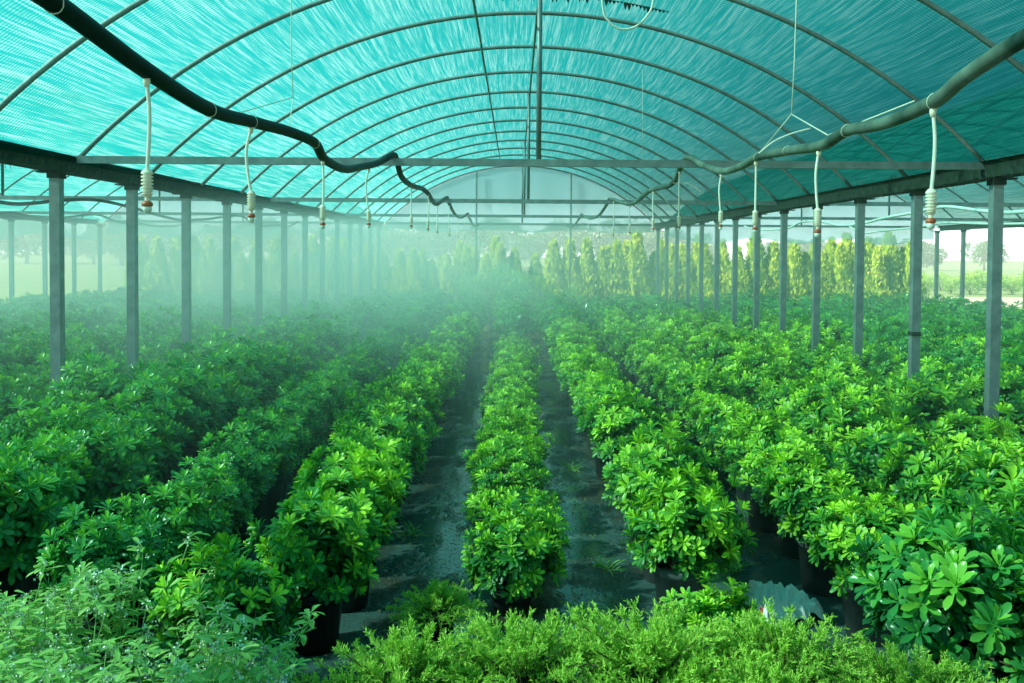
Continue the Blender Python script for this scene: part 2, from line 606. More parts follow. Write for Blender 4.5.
def net(xc, label, seed):
    nu = 49
    ys = np.arange(YN, YEND + .01, S / 4)
    hw = HALF + .06
    aa = math.asin(hw / RAD)
    v, uv = [], []
    for y in ys:
        ph = ((y - Y0) / S) % 1
        sag = .05 * math.sin(PI * ph)
        for a in np.linspace(-aa, aa, nu):
            r = RAD + .03 - sag * (1 - (abs(a) / aa) ** 4)
            v.append((xc + r * math.sin(a), y, ZC + r * math.cos(a)))
            uv.append((a * RAD + seed * 17.3, y + seed * 9.1))
    f = [(j * nu + i, j * nu + i + 1, (j + 1) * nu + i + 1, (j + 1) * nu + i) for j in range(len(ys) - 1) for i in range(nu - 1)]
    me = MB().add(v, f).mesh('ceiling', M['net'])
    ul = me.uv_layers.new(name='arc')
    li = np.empty(len(me.loops), dtype=int)
    me.loops.foreach_get('vertex_index', li)
    ul.data.foreach_set('uv', np.array(uv)[li].ravel())
    o = obj('ceiling', me)
    tag(o, label, 'shade net', kind='structure', group='vaulted shade nets')


net(BAYS[0], 'turquoise woven shade net vaulted over the middle bay', 0)
net(BAYS[1], 'pale turquoise shade net over the side bay beyond the left posts', 1)
net(BAYS[2], 'turquoise shade net over the side bay beyond the right posts', 2)


def gable(xc, label, hem=.16):
    xs = np.linspace(-HALF, HALF, 65) + xc
    v = [(x, YEND + .03, arch_z(x, xc)) for x in xs] + [(x, YEND + .03 + .02 * math.sin(x * 7), ZT - hem - hem * .5 * math.sin(x * 1.25 + 1) ** 2) for x in xs]
    n = len(xs)
    f = [(i, n + i, n + i + 1, i + 1) for i in range(n - 1)]
    o = obj('wall_back', MB().add(v, f).mesh('wall_back', M['film']))
    tag(o, label, 'gable film', kind='structure', group='gable films')


XL2 = XC - 2 * BAYW
net(XL2, 'turquoise shade net over the outermost bay far beyond the left posts', 3)
gable(BAYS[0], 'milky film closing the far gable of the middle bay')
gable(XL2, 'milky film closing the far gable of the outermost left bay', .36)
gable(BAYS[1], 'milky film closing the far gable beyond the left posts', .30)
gable(BAYS[2], 'milky film closing the far gable beyond the right posts', .34)

# hoops -------------------------------------------------------------
HOOPS = 'arched hoop pipes'


def hoop_mesh(r=.021):
    mb = MB()
    aa = math.asin(HALF / RAD)
    pts = [(RAD * math.sin(a), 0, ZC + RAD * math.cos(a)) for a in np.linspace(-aa, aa, 45)]
    tube(mb, pts, r, 8)
    return mb.mesh('hoop_pipe', M['hoop'])


HM = hoop_mesh()
for b, (xc, name, k0) in enumerate(((BAYS[0], 'the middle bay', -1), (BAYS[1], 'the side bay left of the middle', 0), (BAYS[2], 'the side bay right of the middle', 0))):
    for i, k in enumerate(range(k0, 13)):
        o = obj('hoop_pipe', HM)
        o.location = (xc, Y0 + k * S, 0)
        tag(o, 'grey arched hoop pipe over %s, %s from the front' % (name, nth(i + 1)), 'hoop pipe', HOOPS)

# purlins -----------------------------------------------------------
for x, lab in ((-.40, 'thin dark purlin rod under the net left of the ridge'), (.20, 'dark ridge purlin rod running the length of the vault')):
    mb = MB()
    z = arch_z(x) - .035
    tube(mb, [(x, y, z + .01 * math.sin(y * 2.1)) for y in np.arange(Y0 - 1.2 * S, YEND, .5)], .014, 6)
    tag(obj('purlin_rod', mb.mesh('purlin_rod', M['hoop'])), lab, 'rod', 'ridge purlins')

# gutters -----------------------------------------------------------
GX = [POST_L, POST_R, POST_L - BAYW, POST_R + BAYW]
for x, lab in zip(GX, ('dark algae-stained gutter beam on the posts left of the shrub paths', 'dark algae-stained gutter beam on the posts right of the shrub paths',
                       'gutter beam along the far edge of the left side bay', 'gutter beam along the far edge of the right side bay')):
    near = abs(x) < 6
    y0 = YN if near else 14.0
    w, h = .13, .10
    mb = MB()
    # open trough with turned-out lips
    prof = [(-w - .03, ZT + .03), (-w, ZT + .035), (-w * .75, ZT - h), (w * .75, ZT - h), (w, ZT + .035), (w + .03, ZT + .03),
            (w, ZT + .02), (w * .7, ZT - h + .015), (-w * .7, ZT - h + .015), (-w, ZT + .02)]
    ys = np.arange(y0, YEND + .2, .75)
    g = np.random.default_rng(int(abs(x) * 10))
    v = []
    for y in ys:
        s = g.normal(0, .004)
        v += [(x + px, y, pz + s) for px, pz in prof]
    n = len(prof)
    f = [(j * n + i, j * n + (i + 1) % n, (j + 1) * n + (i + 1) % n, (j + 1) * n + i) for j in range(len(ys) - 1) for i in range(n)]
    f += [tuple(range(n))[::-1], tuple((len(ys) - 1) * n + i for i in range(n))]
    mb.add(v, f)
    go = empty('gutter_beam')
    tag(go, lab, 'gutter beam', 'gutter beams')
    obj('trough', mb.mesh('trough', M['gutter'], smooth=False), go)
    if near:
        fb = MB()
        for y in np.arange(y0, YEND, .035):
            for sx in (-1, 1):
                if g.random() < .5:
                    continue
                hh = g.uniform(.01, .05)
                px = x + sx * (w + .01)
                fb.add([(px, y, ZT + .02), (px, y + .03, ZT + .02), (px + g.normal(0, .01), y + .02, ZT + .03 + hh)], [(0, 1, 2)])
                if g.random() < .5:
                    fb.add([(px - sx * .03, y, ZT - .05), (px - sx * .03, y + .025, ZT - .05), (px - sx * .05 , y + .01, ZT - .10 - hh)], [(0, 1, 2)])
        tag(obj('net_fringe', fb.mesh('net_fringe', M['fringe'], smooth=False), go), 'frayed dark net edge along the gutter')

# posts -------------------------------------------------------------
PW = .042


def post_mesh():
    mb = MB()
    box(mb, -PW, PW, -PW, PW, -.02, ZT - .10)
    return mb.mesh('shaft', M['galv'], smooth=False)


def bracket_mesh():
    mb = MB()
    box(mb, -.15, .15, -.05, .05, ZT - .112, ZT - .098)
    box(mb, -.055, .055, -.055, .055, ZT - .16, ZT - .112)
    return mb.mesh('bracket', M['gutter'], smooth=False)


PM, BM = post_mesh(), bracket_mesh()
band = MB(); box(band, -PW - .006, PW + .006, -PW - .006, PW + .006, 1.27, 1.31)
BAND = band.mesh('band', M['gutter'], smooth=False)


def post(x, y, lab, grp, with_band=False):
    o = empty('steel_post', (x, y, 0))
    tag(o, lab, 'post', grp)
    obj('shaft', PM, o); obj('bracket', BM, o)
    if with_band:
        tag(obj('band', BAND, o), 'dark band round the post')


for k in range(13):
    post(POST_L, Y0 + k * S, 'galvanised square post under the gutter left of the paths, %s from the front' % nth(k + 1), 'posts under the left gutter')
    post(POST_R, Y0 + k * S, 'galvanised square post under the gutter right of the paths, %s from the front' % nth(k + 1), 'posts under the right gutter', k == 1)
ls = [k for k in range(13) if (Y0 + k * S) * .563 > abs(GX[2])]
for i, k in enumerate(ls):
    post(GX[2], Y0 + k * S, 'slim far post along the outer edge of the left side bay, %s from the front' % nth(i + 1), 'outer posts of the left bay')
rs = [k for k in range(13) if (Y0 + k * S) * .563 > abs(GX[3])]
for i, k in enumerate(rs):
    post(GX[3], Y0 + k * S, 'slim far post along the outer edge of the right side bay, %s from the front' % nth(i + 1), 'outer posts of the right bay')

# tie bars ----------------------------------------------------------
for b, (xc, nm) in enumerate(((BAYS[0], 'the middle bay'), (BAYS[1], 'the left side bay'), (BAYS[2], 'the right side bay'))):
    for i, k in enumerate((0, 4, 8, 12)):
        y = Y0 + k * S
        o = empty('tie_bar', (xc, y, ZT))
        if b == 0:
            extra = ['with tall king post', 'with thin king post', 'with king post, deep in the mist', 'at the foot of the far gable'][i]
        else:
            extra = ['%s from the front' % nth(i + 1)] * 1
            extra = extra[0]
        tag(o, 'grey tie bar across %s, %s' % (nm, extra if b else nth(i + 1) + ' ' + extra), 'tie bar', 'tie bars')
        mb = MB(); box(mb, -HALF, HALF, -.025, .025, -.032, .028)
        obj('bar', mb.mesh('bar', M['galv'], smooth=False), o)
        mb = MB(); tube(mb, [(.05, 0, .03), (.05, 0, ZR - ZT - .02)], .022, 8)
        obj('king_post', mb.mesh('king_post', M['galv']), o)

# gable uprights ----------------------------------------------------
for x, lab in ((-1.10, 'thin upright pole in the far gable, left of the ridge'), (1.55, 'thin upright pole in the far gable, right of the ridge')):
    mb = MB(); tube(mb, [(x, YEND - .06, -.02), (x, YEND - .06, arch_z(x) - .02)], .028, 8)
    tag(obj('gable_pole', mb.mesh('gable_pole', M['galv'])), lab, 'pole', 'gable poles')


# ------------------------------------------------------------------ HOSES
def hose_px(pts):
    """(x, y_depth, height above the eye) list -> world points"""
    return [(x, y, HC + h) for x, y, h in pts]


left_pts = hose_px([(-1.10, 1.2, .62), (-1.10, 1.7, .60), (-1.10, 2.17, .58), (-1.10, 2.72, .525), (-1.11, 3.3, .50), (-1.10, 3.79, .525), (-1.08, 4.35, .555),
                    (-1.06, 4.8, .555), (-1.09, 5.2, .51), (-1.11, 5.9, .515), (-1.10, 6.5, .585), (-1.07, 7.1, .67), (-1.03, 7.62, .785),
                    (-1.02, 7.8, .765), (-1.04, 8.3, .66), (-1.03, 9.0, .63), (-1.02, 9.9, .66), (-.99, 10.3, .63), (-1.0, 11.0, .58), (-1.03, 12.0, .60), (-1.03, 13.62, .775),
                    (-1.03, 13.9, .74), (-1.03, 15.5, .60), (-1.03, 17.5, .62), (-1.03, 19.62, .775), (-1.03, 20.0, .73), (-1.03, 22.5, .60), (-1.03, 25.3, .68)])
right_pts = hose_px([(1.34, 1.0, .64), (1.34, 1.7, .61), (1.34, 2.35, .575), (1.34, 2.72, .53), (1.35, 2.95, .49), (1.35, 3.35, .475), (1.36, 3.75, .50), (1.36, 4.05, .475),
                     (1.37, 4.6, .51), (1.38, 5.2, .54), (1.41, 5.7, .535), (1.43, 6.3, .555), (1.44, 7.0, .66), (1.45, 7.62, .785), (1.44, 7.9, .76),
                     (1.43, 8.3, .62), (1.42, 9.2, .63), (1.43, 9.8, .64), (1.42, 10.6, .585), (1.42, 11.5, .59), (1.42, 13.62, .775), (1.42, 14.0, .74),
                     (1.42, 15.5, .60), (1.42, 17.5, .62), (1.42, 19.62, .775), (1.42, 20.0, .73), (1.42, 22.5, .60), (1.42, 25.3, .68)])


def ties(parent, pts, idx, r):
    P = np.asarray(pts)
    for i in idx:
        mb = MB()
        c = P[i]; t = unit(P[i + 1] - P[i - 1])
        a = unit(np.cross(t, (0, 0, 1))); b = np.cross(t, a)
        ring = [c + (r + .0005) * (math.cos(q) * a + math.sin(q) * b) + t * .01 * math.sin(q) for q in np.linspace(0, 2 * PI, 17)]
        tube(mb, ring, .0018, 5, cap=False)
        obj('string_tie', mb.mesh('string_tie', M['string']), parent)


def hose(pts, r, mat, lab, grp, tie_idx=(), sub=8):
    o = empty('irrigation_hose', pts[0])
    mb = MB()
    tube(mb, catmull(pts, sub) - np.array(pts[0]), r, 12)
    obj('pipe', mb.mesh('pipe', mat), o)
    tag(o, lab, 'hose', grp)
    if tie_idx:
        ties(o, np.array(pts) - np.array(pts[0]), tie_idx, r)
    return o


hose(left_pts, .026, M['hose'], 'thick dark green irrigation hose snaking overhead left of the centre row', 'main overhead hoses', (2, 4, 5, 7))
hose(right_pts, .024, M['hose_pale'], 'thick grey-green irrigation hose snaking overhead right of the centre row', 'main overhead hoses', (4, 6, 8, 9))
# light plastic sleeve end of the right hose where it rides over the first tie bar
for x, n0, lab, mt in ((-6.1, 0, 'thin dark hose slung through the left side bay, nearer the middle', M['hose']), (-9.2, 1, 'thin dark hose slung through the left side bay, nearer its outer edge', M['hose']),
                       (6.3, 2, 'pale hose slung through the right side bay, nearer the middle', M['hose_white']), (9.3, 3, 'pale hose slung through the right side bay, nearer its outer edge', M['hose_white'])):
    g = np.random.default_rng(40 + n0)
    pts = []
    for y in np.arange(9.0, YEND, 1.1):
        k = ((y - Y0) / 6.0) % 1
        pts.append((x + g.normal(0, .06), y, HC + .55 + .2 * (2 * abs(k - .5)) ** 3 + g.normal(0, .03)))
    hose(pts, .024, mt, lab, 'side bay hoses')


# sprinklers --------------------------------------------------------
def sprinkler(x, y, z_hose, z_noz, lab, side):
    """white feeder tube, ribbed cream check valve, rust-red nozzle in a clear cup"""
    o = empty('hanging_sprinkler', (x, y, z_hose - .026))
    tag(o, lab, 'sprinkler', 'hanging sprinklers %s of the centre row' % side)
    L = z_hose - .026 - z_noz
    g = np.random.default_rng(int(y * 100) + (7 if side == 'left' else 3))
    bx = g.normal(0, .012)
    mb = MB()
    zt = -(L - .125)
    tube(mb, catmull([(0, 0, 0), (bx, 0, zt * .35), (bx * .7, 0, zt * .7), (0, 0, zt)], 6), .0062, 8)
    obj('feeder_tube', mb.mesh('feeder_tube', M['tube']), o)
    mb = MB(); lathe(mb, [(.001, .012), (.010, .010), (.011, -.006), (.008, -.022), (.001, -.023)], 10)
    obj('barb', mb.mesh('barb', M['valve']), o)
    mb = MB()
    pr = [(.001, .010), (.010, .008), (.014, .002)]
    for q in range(6):
        z = -.002 - q * .0105
        pr += [(.0172, z), (.0172, z - .0048), (.0120, z - .0054), (.0120, z - .0098)]
    pr += [(.0165, -.066), (.011, -.073), (.007, -.076), (.007, -.086), (.001, -.087)]
    lathe(mb, pr, 16, (0, 0, zt))
    v = obj('check_valve', mb.mesh('check_valve', M['valve'], smooth=False), o)
    mb = MB(); lathe(mb, [(.001, -.084), (.008, -.086), (.015, -.091), (.017, -.100), (.009, -.106), (.001, -.107)], 14, (0, 0, zt))
    obj('nozzle', mb.mesh('nozzle', M['nozzle']), o)
    mb = MB(); lathe(mb, [(.012, -.103), (.014, -.111), (.010, -.120), (.001, -.126)], 14, (0, 0, zt))
    obj('cup', mb.mesh('cup', M['clear']), o)


def z_at(pts, y):
    P = catmull(pts, 8)
    return float(np.interp(y, P[:, 1], P[:, 2])), float(np.interp(y, P[:, 1], P[:, 0]))


for i, (y, zn) in enumerate(((2.72, .10), (3.79, .105), (5.13, .11), (6.76, .155), (9.0, .20), (10.3, .20), (12.0, .20), (14.2, .20), (16.5, .2), (18.6, .2))):
    z, x = z_at(left_pts, y)
    sprinkler(x, y, z, HC + zn, 'white tube sprinkler hanging from the dark left hose, %s from the front' % nth(i + 1), 'left')
for i, (y, zn) in enumerate(((2.96, .075), (4.10, .065), (5.25, .105), (6.35, .15), (8.0, .18), (9.4, .20), (11.3, .20), (13.2, .20), (15.4, .2), (17.6, .2))):
    z, x = z_at(right_pts, y)
    sprinkler(x, y, z, HC + zn, 'white tube sprinkler hanging from the grey-green right hose, %s from the front' % nth(i + 1), 'right')


# strings -----------------------------------------------------------
def at(px, py, y):
    return ((px - 515) * y / F, y, HC + (250 - py) * y / F)


def string(name, paths, r, mat, lab, cat='string', grp=None):
    mb = MB()
    for p in paths:
        tube(mb, p, r, 5)
    o = obj(name, mb.mesh(name, mat))
    tag(o, lab, cat, grp)


yk = 4.75
k0 = at(789, 113, yk)
string('hanging_string', [[(k0[0] + .03, yk, arch_z(k0[0]) - .02), at(791, 60, yk), k0],
                          [k0, (1.385, 5.15, HC + .57)], [k0, (1.36, 3.98, HC + .51)], [(1.36, 3.98, HC + .51), (1.35, 3.1, HC + .515)]],
       .0032, M['string'], 'pale string hung from the net, forking to the grey-green right hose', grp='hose hangers')
k1 = at(293, 100, 4.6)
string('hanging_wire', [[(k1[0] - .01, 4.6, arch_z(k1[0]) - .02), at(291, 55, 4.6), k1], [k1, (-1.08, 4.35, HC + .58)], [k1, (-1.10, 3.6, HC + .53)]],
       .0022, M['string'], 'thin wire hung from the net, holding up the dark left hose', grp='hose hangers')
string('tube_offcut', [catmull([at(757, 152, 5.0), at(772, 140, 5.0), at(790, 132, 5.0), at(808, 127, 5.0)], 5)], .005, M['tube'],
       'short white tube offcut sticking up from the right hose', 'tube')
string('tube_loop', [catmull([(at(596, 0, 7.0)[0], 7.0, ZR + .0), at(600, 8, 7.0), at(607, 23, 7.0), at(618, 30, 7.0), at(632, 28, 7.0), at(644, 17, 7.0), at(650, 2, 7.0), (at(652, 0, 7.0)[0], 7.0, arch_z(at(652, 0, 7.)[0]))], 6)],
       .009, M['tube'], 'white tube looping down from the net right of the ridge', 'tube')
string('hanging_wire', [[at(640, 70, 10.), at(642, 178, 10.)]], .0022, M['string'], 'thin pale wire over the right hose beyond the first tie bar', 'wire', 'hose hangers')
string('tube_offcut', [catmull([at(672, 182, 8.2), at(688, 183, 8.2), at(703, 193, 8.2)], 5)], .0045, M['tube'], 'white tube offcut curving off the right hose beyond first tie bar', 'tube')
string('tube_offcut', [catmull([at(652, 188, 9.6), at(664, 198, 9.6), at(672, 208, 9.6)], 5)], .0045, M['tube'], 'white tube offcut drooping off the right hose deep in the vault', 'tube')

# ragged strip of old net hanging by the ridge
mb = MB(); g = np.random.default_rng(5)
xs = np.arange(-.18, 1.40, .035)
yr = 8.38
for i in range(len(xs) - 1):
    hh = g.uniform(.015, .05) + (.035 if g.random() < .4 else 0)
    a0, a1 = arch_z(xs[i]) - .01, arch_z(xs[i + 1]) - .01
    mb.add([(xs[i], yr, a0), (xs[i + 1], yr, a1), (xs[i + 1], yr + .01, a1 - hh * .4), (.5 * (xs[i] + xs[i + 1]), yr + .02, a1 - hh), (xs[i], yr + .01, a0 - hh * .4)], [(0, 1, 2, 3, 4)])
tag(obj('ragged_net_strip', mb.mesh('ragged_net_strip', M['fringe'], smooth=False)), 'ragged dark edge of old net hanging at the ridge', 'net strip')

# ------------------------------------------------------------------ SHRUBS
ROWS = [  # x, first y, spacing, last y, words, pot kind, set
    (-.02, 5.25, .49, 24.0, 'the centre row', 'pot_low', VAR_LOW),
    (-1.04, 4.75, .56, 24.0, 'first row left of the centre row', 'pot', VAR),
    (.95, 5.15, .64, 24.0, 'first row right of the centre row', 'pot_lit', VAR),
    (-1.98, 4.60, .60, 24.0, 'second row left of the centre row', 'pot', VAR_DARK),
    (1.95, 4.95, .64, 24.0, 'second row right of the centre row', 'pot_lit', VAR),
    (-2.80, 4.75, .62, 24.0, 'third row left of the centre row', 'pot', VAR_DARK),
    (2.75, 5.2, .62, 24.0, 'third row right of the centre row', 'pot_lit', VAR),
    (-3.38, 6.4, .64, 24.0, 'the row just inside the left posts', 'pot', VAR_DARK),
    (3.50, 6.3, .64, 24.0, 'the row just inside the right posts', 'pot_lit', VAR),
]
for i in range(9):
    ow = 'the row just outside the %s posts' if i == 0 else nth(i + 1) + ' row outside the %s posts'
    ROWS.append((-4.40 - .82 * i, 7.0, .66, 24.6, ow % 'left', 'pot', VAR_DARK))
    ROWS.append((4.60 + .82 * i, 7.0, .66, 24.6, ow % 'right', 'pot_lit', VAR_DARK if i % 2 else VAR))

spots = []
g = np.random.default_rng(77)
POSTS_Y = [Y0 + k * S for k in range(13)]
for ri, (x, y0, sp, y1, words_, pk, vs) in enumerate(ROWS):
    y = y0
    if ri == 1:
        spots.append(dict(row=1, x=-1.30, y=4.02, d=4.2))
    while y < y1:
        px, py = x + g.normal(0, .035), y + g.normal(0, .04)
        if abs(px) / py < .60 and not (ri == 2 and 6.75 < py < 7.40):
            spots.append(dict(row=ri, x=px, y=py, d=math.hypot(px, py)))
        y += sp
spots.sort(key=lambda s: s['d'])
near, far = spots[:292], spots[292:]
protos = {}
count = {}
near.sort(key=lambda s: (s['row'], s['y']))
for s in near:
    x, y0, sp, y1, words_, pk, vs = ROWS[s['row']]
    count[s['row']] = count.get(s['row'], 0) + 1
    i = count[s['row']]
    vi = int(g.integers(len(vs)))
    key = (pk, id(vs), vi)
    if key not in protos:
        o = protos[key] = make_potted(pk, vs[vi])
    else:
        o = copy_tree(protos[key])
    o.location = (s['x'], s['y'], 0)
    sc = g.uniform(.90, 1.10)
    if s['row'] == 3:
        sc *= .90
    if s['row'] == 0:
        sc *= .90
    if s['row'] == 1 and i == 1:
        sc *= .82
    if s['row'] >= 5:
        sc *= 1.14
    o.rotation_euler = (0, 0, g.uniform(0, 2 * PI))
    o.scale = (sc, sc, sc * g.uniform(.96, 1.05))
    tag(o, 'green potted shrub in %s, %s from the front' % (words_, nth(i)), 'potted shrub', 'potted shrubs in %s' % words_)

# big glossy shrubs in the right front corner
bigs = [((2.02, 4.12), 'in the front corner right of the conifers', 1.05), ((2.55, 4.55), 'behind the large-leaved corner shrub, beside the second right row', 1.0), ((2.42, 3.72), 'at the very corner, cut by the picture edge', .95)]
for i, ((x, y), w_, sc) in enumerate(bigs):
    o = make_potted('pot', VAR_BIG[i])
    o.location = (x, y, 0); o.rotation_euler = (0, 0, i * 2.1); o.scale = (sc, sc, sc)
    tag(o, 'shrub with large glossy leaves ' + w_, 'potted shrub', 'large-leaved corner shrubs')

o = make_potted('pot_low', VAR_LOW[2]); o.location = (.98, 4.42, 0); o.scale = (.74, .74, .74)
tag(o, 'low broad-leaved shrub tucked behind the junipers beside the white plastic sheet', 'potted shrub')

# the rest of the far shrubs: one mass
fb, pb = MB(), MB()
low = []
for q in range(4):
    t = MB(); gg = np.random.default_rng(500 + q)
    n = 64
    C, A = shrub_points(gg, n, .34, .30, .50)
    rosettes(t, C, A, 6, .10, .045, np.clip(.22 + gg.normal(0, .12, n) + np.clip((C[:, 2] - .5) / .3, -.3, 1) * .2, 0, 1), gg, low=True)
    low.append((np.concatenate(t.v), t.f, np.concatenate(t.y)))
for s in far:
    v, f, yv = low[int(g.integers(4))]
    a = g.uniform(0, 2 * PI); sc = g.uniform(.9, 1.1)
    R = np.array([[math.cos(a), -math.sin(a), 0], [math.sin(a), math.cos(a), 0], [0, 0, 1]]) * sc
    sc *= 1.1; R = R * 1.1
    fb.add(v @ R.T + np.array([s['x'], s['y'], 0]), f, yv)
    lathe(pb, [(POT_R * .78, 0), (POT_R * 1.0, POT_H), (POT_R * .95, POT_H), (POT_R * .9, POT_H - .05), (.001, POT_H - .05)], 10, (s['x'], s['y'], 0))
o = obj('shrubbery', fb.mesh('shrubbery', M['leaf_dark'], attr=True))
tag(o, 'mass of distant potted shrubs fading into the mist at the back', 'shrubbery', kind='stuff')
p = obj('pots', pb.mesh('pots', M['pot']), o)
p['kind'] = 'stuff'


# ------------------------------------------------------------------ JUNIPERS
def juniper_mesh(seed, nb=100, R=.40, H=.32, z0=.22):
    g = np.random.default_rng(seed)
    P, D, U, L, W, Y = [], [], [], [], [], []
    sb = MB()
    for b in range(nb):
        ph = g.uniform(0, 2 * PI)
        el = g.uniform(.1, 1.5)
        d = np.array([math.cos(ph) * math.cos(el), math.sin(ph) * math.cos(el), math.sin(el) * .9])
        ln = g.uniform(.75, 1.1)
        p0 = np.array([0, 0, z0]) + np.array([d[0], d[1], 0]) * .03
        p2 = p0 + d * np.array([R, R, H]) * ln
        p1 = p0 + d * np.array([R, R, H]) * ln * .5 + np.array([0, 0, .05])
        p2[2] += .02
        cv = catmull([p0, p1, p2], 5)
        tube(sb, cv, np.linspace(.004, .0015, len(cv)), 4, cap=False)
        for s in range(26):
            t = g.uniform(.25, 1) ** .8
            i = min(int(t * (len(cv) - 1)), len(cv) - 2)
            base = cv[i] + (cv[i + 1] - cv[i]) * (t * (len(cv) - 1) - i)
            ax = unit(unit(cv[i + 1] - cv[i]) + np.array([0, 0, .35]) + g.normal(0, .55, 3))
            sl = g.uniform(.035, .075) * (1.15 - .5 * t)
            yy = np.clip(.25 + .55 * t + g.normal(0, .12), 0, 1)
            for q in range(9):
                u = (q + .5) / 9
                side = unit(np.cross(ax, g.normal(0, 1, 3)))
                P.append(base + ax * sl * u)
                D.append(unit(ax * .9 + side * .75)); U.append(g.normal(0, 1, 3))
                L.append(g.uniform(.012, .020)); W.append(.0048); Y.append(min(1, yy + .18 * u))
    fb = MB()
    put_leaves(fb, P, D, U, np.array(L), np.array(W), np.array(Y), T_NEED, F_NEED)
    return fb.mesh('foliage', M['juniper'], attr=True), sb.mesh('stem', M['stem'])


JV = [juniper_mesh(900 + i) for i in range(3)]
for x, y, sc, w_ in ((-.42, 3.55, 1.05, 'at the front end of the left path'), (.06, 3.62, 1.12, 'second from the left path along the front edge'), (.55, 3.60, 1.2, 'in the middle of the front edge, below the right path'),
                     (1.12, 3.66, 1.08, 'beside the white plastic sheet'), (1.55, 3.50, 1.0, 'beside the large-leaved corner shrubs'), (.86, 3.35, 1.0, 'lowest on the front edge, between its taller neighbours'),
                     (-.40, 4.72, .62, 'small and alone at the foot of the centre row')):
    o = empty('spreading_juniper', (x, y, 0), x * 7)
    i = int(abs(x * 10)) % 3
    p = obj('pot', POTS['pot'][0], o); obj('rim', POTS['pot'][1], p); obj('soil', POTS['pot'][2], o)
    obj('stem', JV[i][1], o); obj('foliage', JV[i][0], o)
    o.scale = (sc, sc, sc)
    tag(o, 'feathery light green juniper ' + w_, 'juniper', 'low junipers at the front')


# ------------------------------------------------------------------ WEEDS
def weed_meshes(seed, ns=24, H=.64):
    g = np.random.default_rng(seed)
    sb, fb, wb = MB(), MB(), MB()
    P, D, U, L, W, Y = [], [], [], [], [], []
    FP, FD, FU = [], [], []
    for s in range(ns):
        ph = g.uniform(0, 2 * PI); r = g.uniform(0, .10); sp = g.uniform(.02, .24)
        h = H * g.uniform(.7, 1.1)
        p0 = np.array([r * math.cos(ph), r * math.sin(ph), 0])
        p3 = p0 + np.array([sp * math.cos(ph), sp * math.sin(ph), h])
        p1 = p0 + np.array([sp * .2 * math.cos(ph), sp * .2 * math.sin(ph), h * .4])
        tipd = np.array([math.cos(ph + 1), math.sin(ph + 1), -.3]) * .03
        cv = catmull([p0, p1, p3, p3 + tipd], 6)
        tube(sb, cv, np.linspace(.0035, .0015, len(cv)), 5, cap=False)
        for q in range(20):
            t = g.uniform(.25, .97)
            i = min(int(t * (len(cv) - 1)), len(cv) - 2)
            az = g.uniform(0, 2 * PI)
            d = np.array([math.cos(az), math.sin(az), g.uniform(-.25, .7)])
            P.append(cv[i]); D.append(d); U.append(np.array([0, 0, 1.]) + g.normal(0, .2, 3))
            l = g.uniform(.06, .12) * (1.2 - .6 * t)
            L.append(l); W.append(l * .30); Y.append(np.clip(.25 + .5 * t + g.normal(0, .12), 0, 1))
        # flower heads: little drooping clusters at the tips and side tips
        for c in range(3):
            base = cv[-1 - 3 * c] + g.normal(0, .012, 3)
            for q in range(8):
                FP.append(base + g.normal(0, .008, 3)); FD.append(unit(g.normal(0, 1, 3) + np.array([0, 0, .5]))); FU.append(g.normal(0, 1, 3))
    put_leaves(fb, P, D, U, np.array(L), np.array(W), np.array(Y), droop=.25)
    put_leaves(wb, FP, FD, FU, .013, .011, .5, T_LOW, F_LOW)
    return fb.mesh('foliage', M['weed'], attr=True), sb.mesh('stem', M['weed_stem']), wb.mesh('blossom', M['petal'], smooth=False)


WV = [weed_meshes(700 + i) for i in range(4)]
weeds = [(-1.96, 3.75), (-1.68, 3.95), (-1.80, 3.50), (-1.30, 3.92), (-1.12, 3.70), (-1.02, 3.45), (-2.15, 4.05), (-2.10, 3.55), (-1.60, 3.28), (-1.15, 3.25)]
weeds.sort(key=lambda p: p[0])
for i, (x, y) in enumerate(weeds):
    o = empty('flowering_weed', (x, y, 0), i * 1.7)
    f_, s_, w_ = WV[i % 4]
    obj('stem', s_, o); obj('foliage', f_, o); tag(obj('blossom', w_, o), 'tiny white flower clusters')
    sc = .82 + .28 * ((i * 37) % 10) / 10
    if x > -1.2: sc *= .92
    o.scale = (sc, sc, sc)
    tag(o, 'pale green weed with tiny white flowers in the front corner, %s from the left' % nth(i + 1), 'weed', 'weeds in the front left corner')

# a few loose weeds in the wet paths
tm = MB(); gg = np.random.default_rng(31)
P, D, U = [], [], []
for q in range(26):
    az = gg.uniform(0, 2 * PI)
    P.append((gg.normal(0, .02), gg.normal(0, .02), .0)); D.append((math.cos(az), math.sin(az), gg.uniform(.5, 2.))); U.append((-math.cos(az), -math.sin(az), .6))
put_leaves(tm, P, D, U, gg.uniform(.06, .14, 26), .012, gg.uniform(.2, .8, 26), T_FULL, F_FULL, droop=.35)
TUFT = tm.mesh('weed_tuft', M['weed'], attr=True)
tufts = [(-.50, 4.75), (-.72, 4.55), (-.38, 5.35), (.42, 5.15), (.62, 5.9), (.32, 7.3), (1.45, 5.9), (1.52, 4.85), (-.75, 6.6), (.56, 8.6)]
for i, (x, y) in enumerate(tufts):
    o = obj('weed_tuft', TUFT)
    o.location = (x, y, .0); o.rotation_euler = (0, 0, i * 1.1); sc = .8 + .06 * (i % 5); o.scale = (sc, sc, sc)
    where = 'in the wet path left of the centre row' if x < -.2 else 'in the wet path right of the centre row' if x < 1 else 'between the first and second right rows'
    n_ = sum(1 for (a, b) in tufts if ((a < -.2) == (x < -.2)) and ((a < 1) == (x < 1)) and b <= y)
    tag(o, 'small weed tuft %s, %s from front' % (where, nth(n_)), 'weed', 'weed tufts in the paths')

